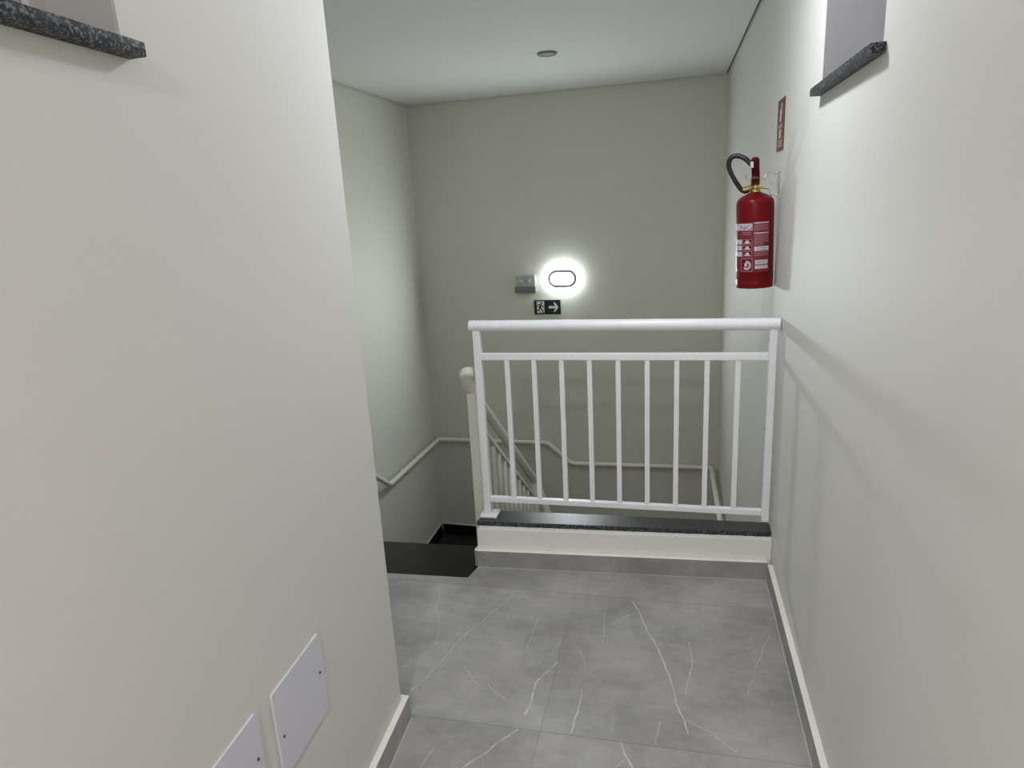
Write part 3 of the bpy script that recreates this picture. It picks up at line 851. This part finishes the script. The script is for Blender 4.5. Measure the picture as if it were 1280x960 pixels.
# printed label wrapped round the cylinder
def patch(bm, x0, x1, z0, z1, r, mi, n=10):
    """x0..x1 are offsets across the cylinder as seen from the hall (in radii)"""
    a0, a1 = math.asin(max(-1, min(1, x0))), math.asin(max(-1, min(1, x1)))
    va = []
    for k in range(n + 1):
        a = a0 + (a1 - a0) * k / n
        va.append((bm.verts.new((r*math.sin(a), -r*math.cos(a), z0)), bm.verts.new((r*math.sin(a), -r*math.cos(a), z1))))
    for p0, p1 in zip(va, va[1:]): bm.faces.new((p0[0], p1[0], p1[1], p0[1])).material_index = mi
def Z(py): return 0.360 - (py - 248) * 0.00313       # height on the body of a mark
bm = bmesh.new()
patch(bm, -1.0, 0.66, Z(341), Z(276.5), RB + 0.0004, 0, 24)
r1 = RB + 0.0007
def mark(px0, px1, py0, py1, mi, rr=None): patch(bm, (px0 - 947)/23.0, (px1 - 947)/23.0, Z(py1), Z(py0), rr or r1, mi)
mark(924, 941.6, 278.3, 286.8, 2)                                 # white title block
mark(943.8, 961.2, 277.2, 278.6, 2)
for yy in (280.3, 282.3, 284.3, 286.2): mark(943.8, 961, yy, yy + 0.9, 1)
mark(943.8, 961.2, 290.2, 291.4, 2)
for yy in (293, 295, 297, 299, 301, 303, 305): mark(943.8, 961 if yy < 303 else 955, yy, yy + 0.9, 1)
mark(944, 961.4, 308.0, 313.6, 2)
for yy in (315.2, 317.2, 319.2): mark(943.8, 961, yy, yy + 0.8, 1)
mark(945, 960.5, 325.5, 331.0, 2); mark(945, 960.5, 332.5, 336.8, 2)
for yy in (289, 291.5): mark(930, 940, yy, yy + 1.0, 1)
for yy in (298.5, 306.3, 314.3):
    mark(924.3, 930, yy, yy + 6.2, 2); mark(930.6, 941.6, yy - 0.3, yy + 6.8, 1); mark(931.4, 940.9, yy + 0.3, yy + 6.2, 3, r1 + 0.0002)
    mark(934, 937.8, yy + 1.2, yy + 5.2, 2, r1 + 0.0004); mark(932.5, 939.6, yy + 3.8, yy + 5.2, 2, r1 + 0.0005)
mark(929, 942, 323, 340, 1); mark(929.8, 941.2, 324, 339, 3, r1 + 0.0002)
for a in range(0, 240, 20):                                         # circular picture
    c_, s_ = math.cos(math.radians(a - 130)), math.sin(math.radians(a - 130))
    mark(935.5 + 3.6*c_ - 1.1, 935.5 + 3.6*c_ + 1.1, 332 - 4.6*s_ - 1.2, 332 - 4.6*s_ + 1.2, 2, r1 + 0.0004)
mark(933, 936, 329, 333.5, 2, r1 + 0.0005)
for i, yy in enumerate((309.6, 311.6, 327, 329, 334)): mark(946.5, 959, yy, yy + 0.6, 4, r1 + 0.0003)
lab = obj('printed_label', bm, ['labelred', 'labelpink', 'labelwhite', 'red', 'labelink'], fe, True)
tag(lab, label='maroon and white instruction label wrapped round the front')
# letters on the title block, bent to the cylinder
cu = bpy.data.curves.new('letters', 'FONT'); cu.body = 'NG'; cu.size = 0.026; cu.extrude = 0.0; cu.resolution_u = 3
to = bpy.data.objects.new('letters_source', cu); COL.objects.link(to)
dg = bpy.context.evaluated_depsgraph_get(); dg.update()
me = bpy.data.meshes.new_from_object(to.evaluated_get(dg))
bpy.data.objects.remove(to)
bm = bmesh.new(); bm.from_mesh(me); bpy.data.meshes.remove(me)
bmesh.ops.subdivide_edges(bm, edges=bm.edges, cuts=1)
wmax = max(v.co.x for v in bm.verts)
for v in bm.verts:
    a = math.radians(-55) + (v.co.x / wmax) * math.radians(40)
    rr = r1 + 0.0004
    v.co = Vector((rr*math.sin(a), -rr*math.cos(a), Z(286.0) + v.co.y * 1.05))
obj('letters', bm, 'labelink', lab)
bm = bmesh.new()                                                       # pale seal on the left side of the body
patch(bm, -0.999, -0.965, Z(337), Z(321), r1 + 0.0004, 0, 4)
obj('sticker', bm, 'labelwhite', fe)

# wall hook that carries the extinguisher
hk = thing('wall_hook', 'bent chrome wire hook on the right wall carrying the extinguisher', 'hook', RWm(3.035, 1.60))
mi_ = hk.matrix_world.inverted()
def H(p): return mi_ @ Vector(p)
wx = RW(3.02).x
path = arc([(wx - 0.004, 3.02, 1.676), (wx - 0.005, 3.02, 1.60), (wx - 0.012, 3.02, 1.585), (wx - 0.028, 3.02, 1.585), (EX + 0.044, 3.025, 1.606)], 6, 0.02)
path = [Vector((wx - 0.016, 3.02, 1.666)), Vector((wx - 0.010, 3.02, 1.674))] + path
obj('hook_rod', tube([H(p) for p in path], 0.0036, 10, round_end=True), 'chrome', hk, True)
obj('back_strip', box((-0.011, -0.10, 0.0005), (0.011, 0.075, 0.0025)), 'greyplastic', hk)
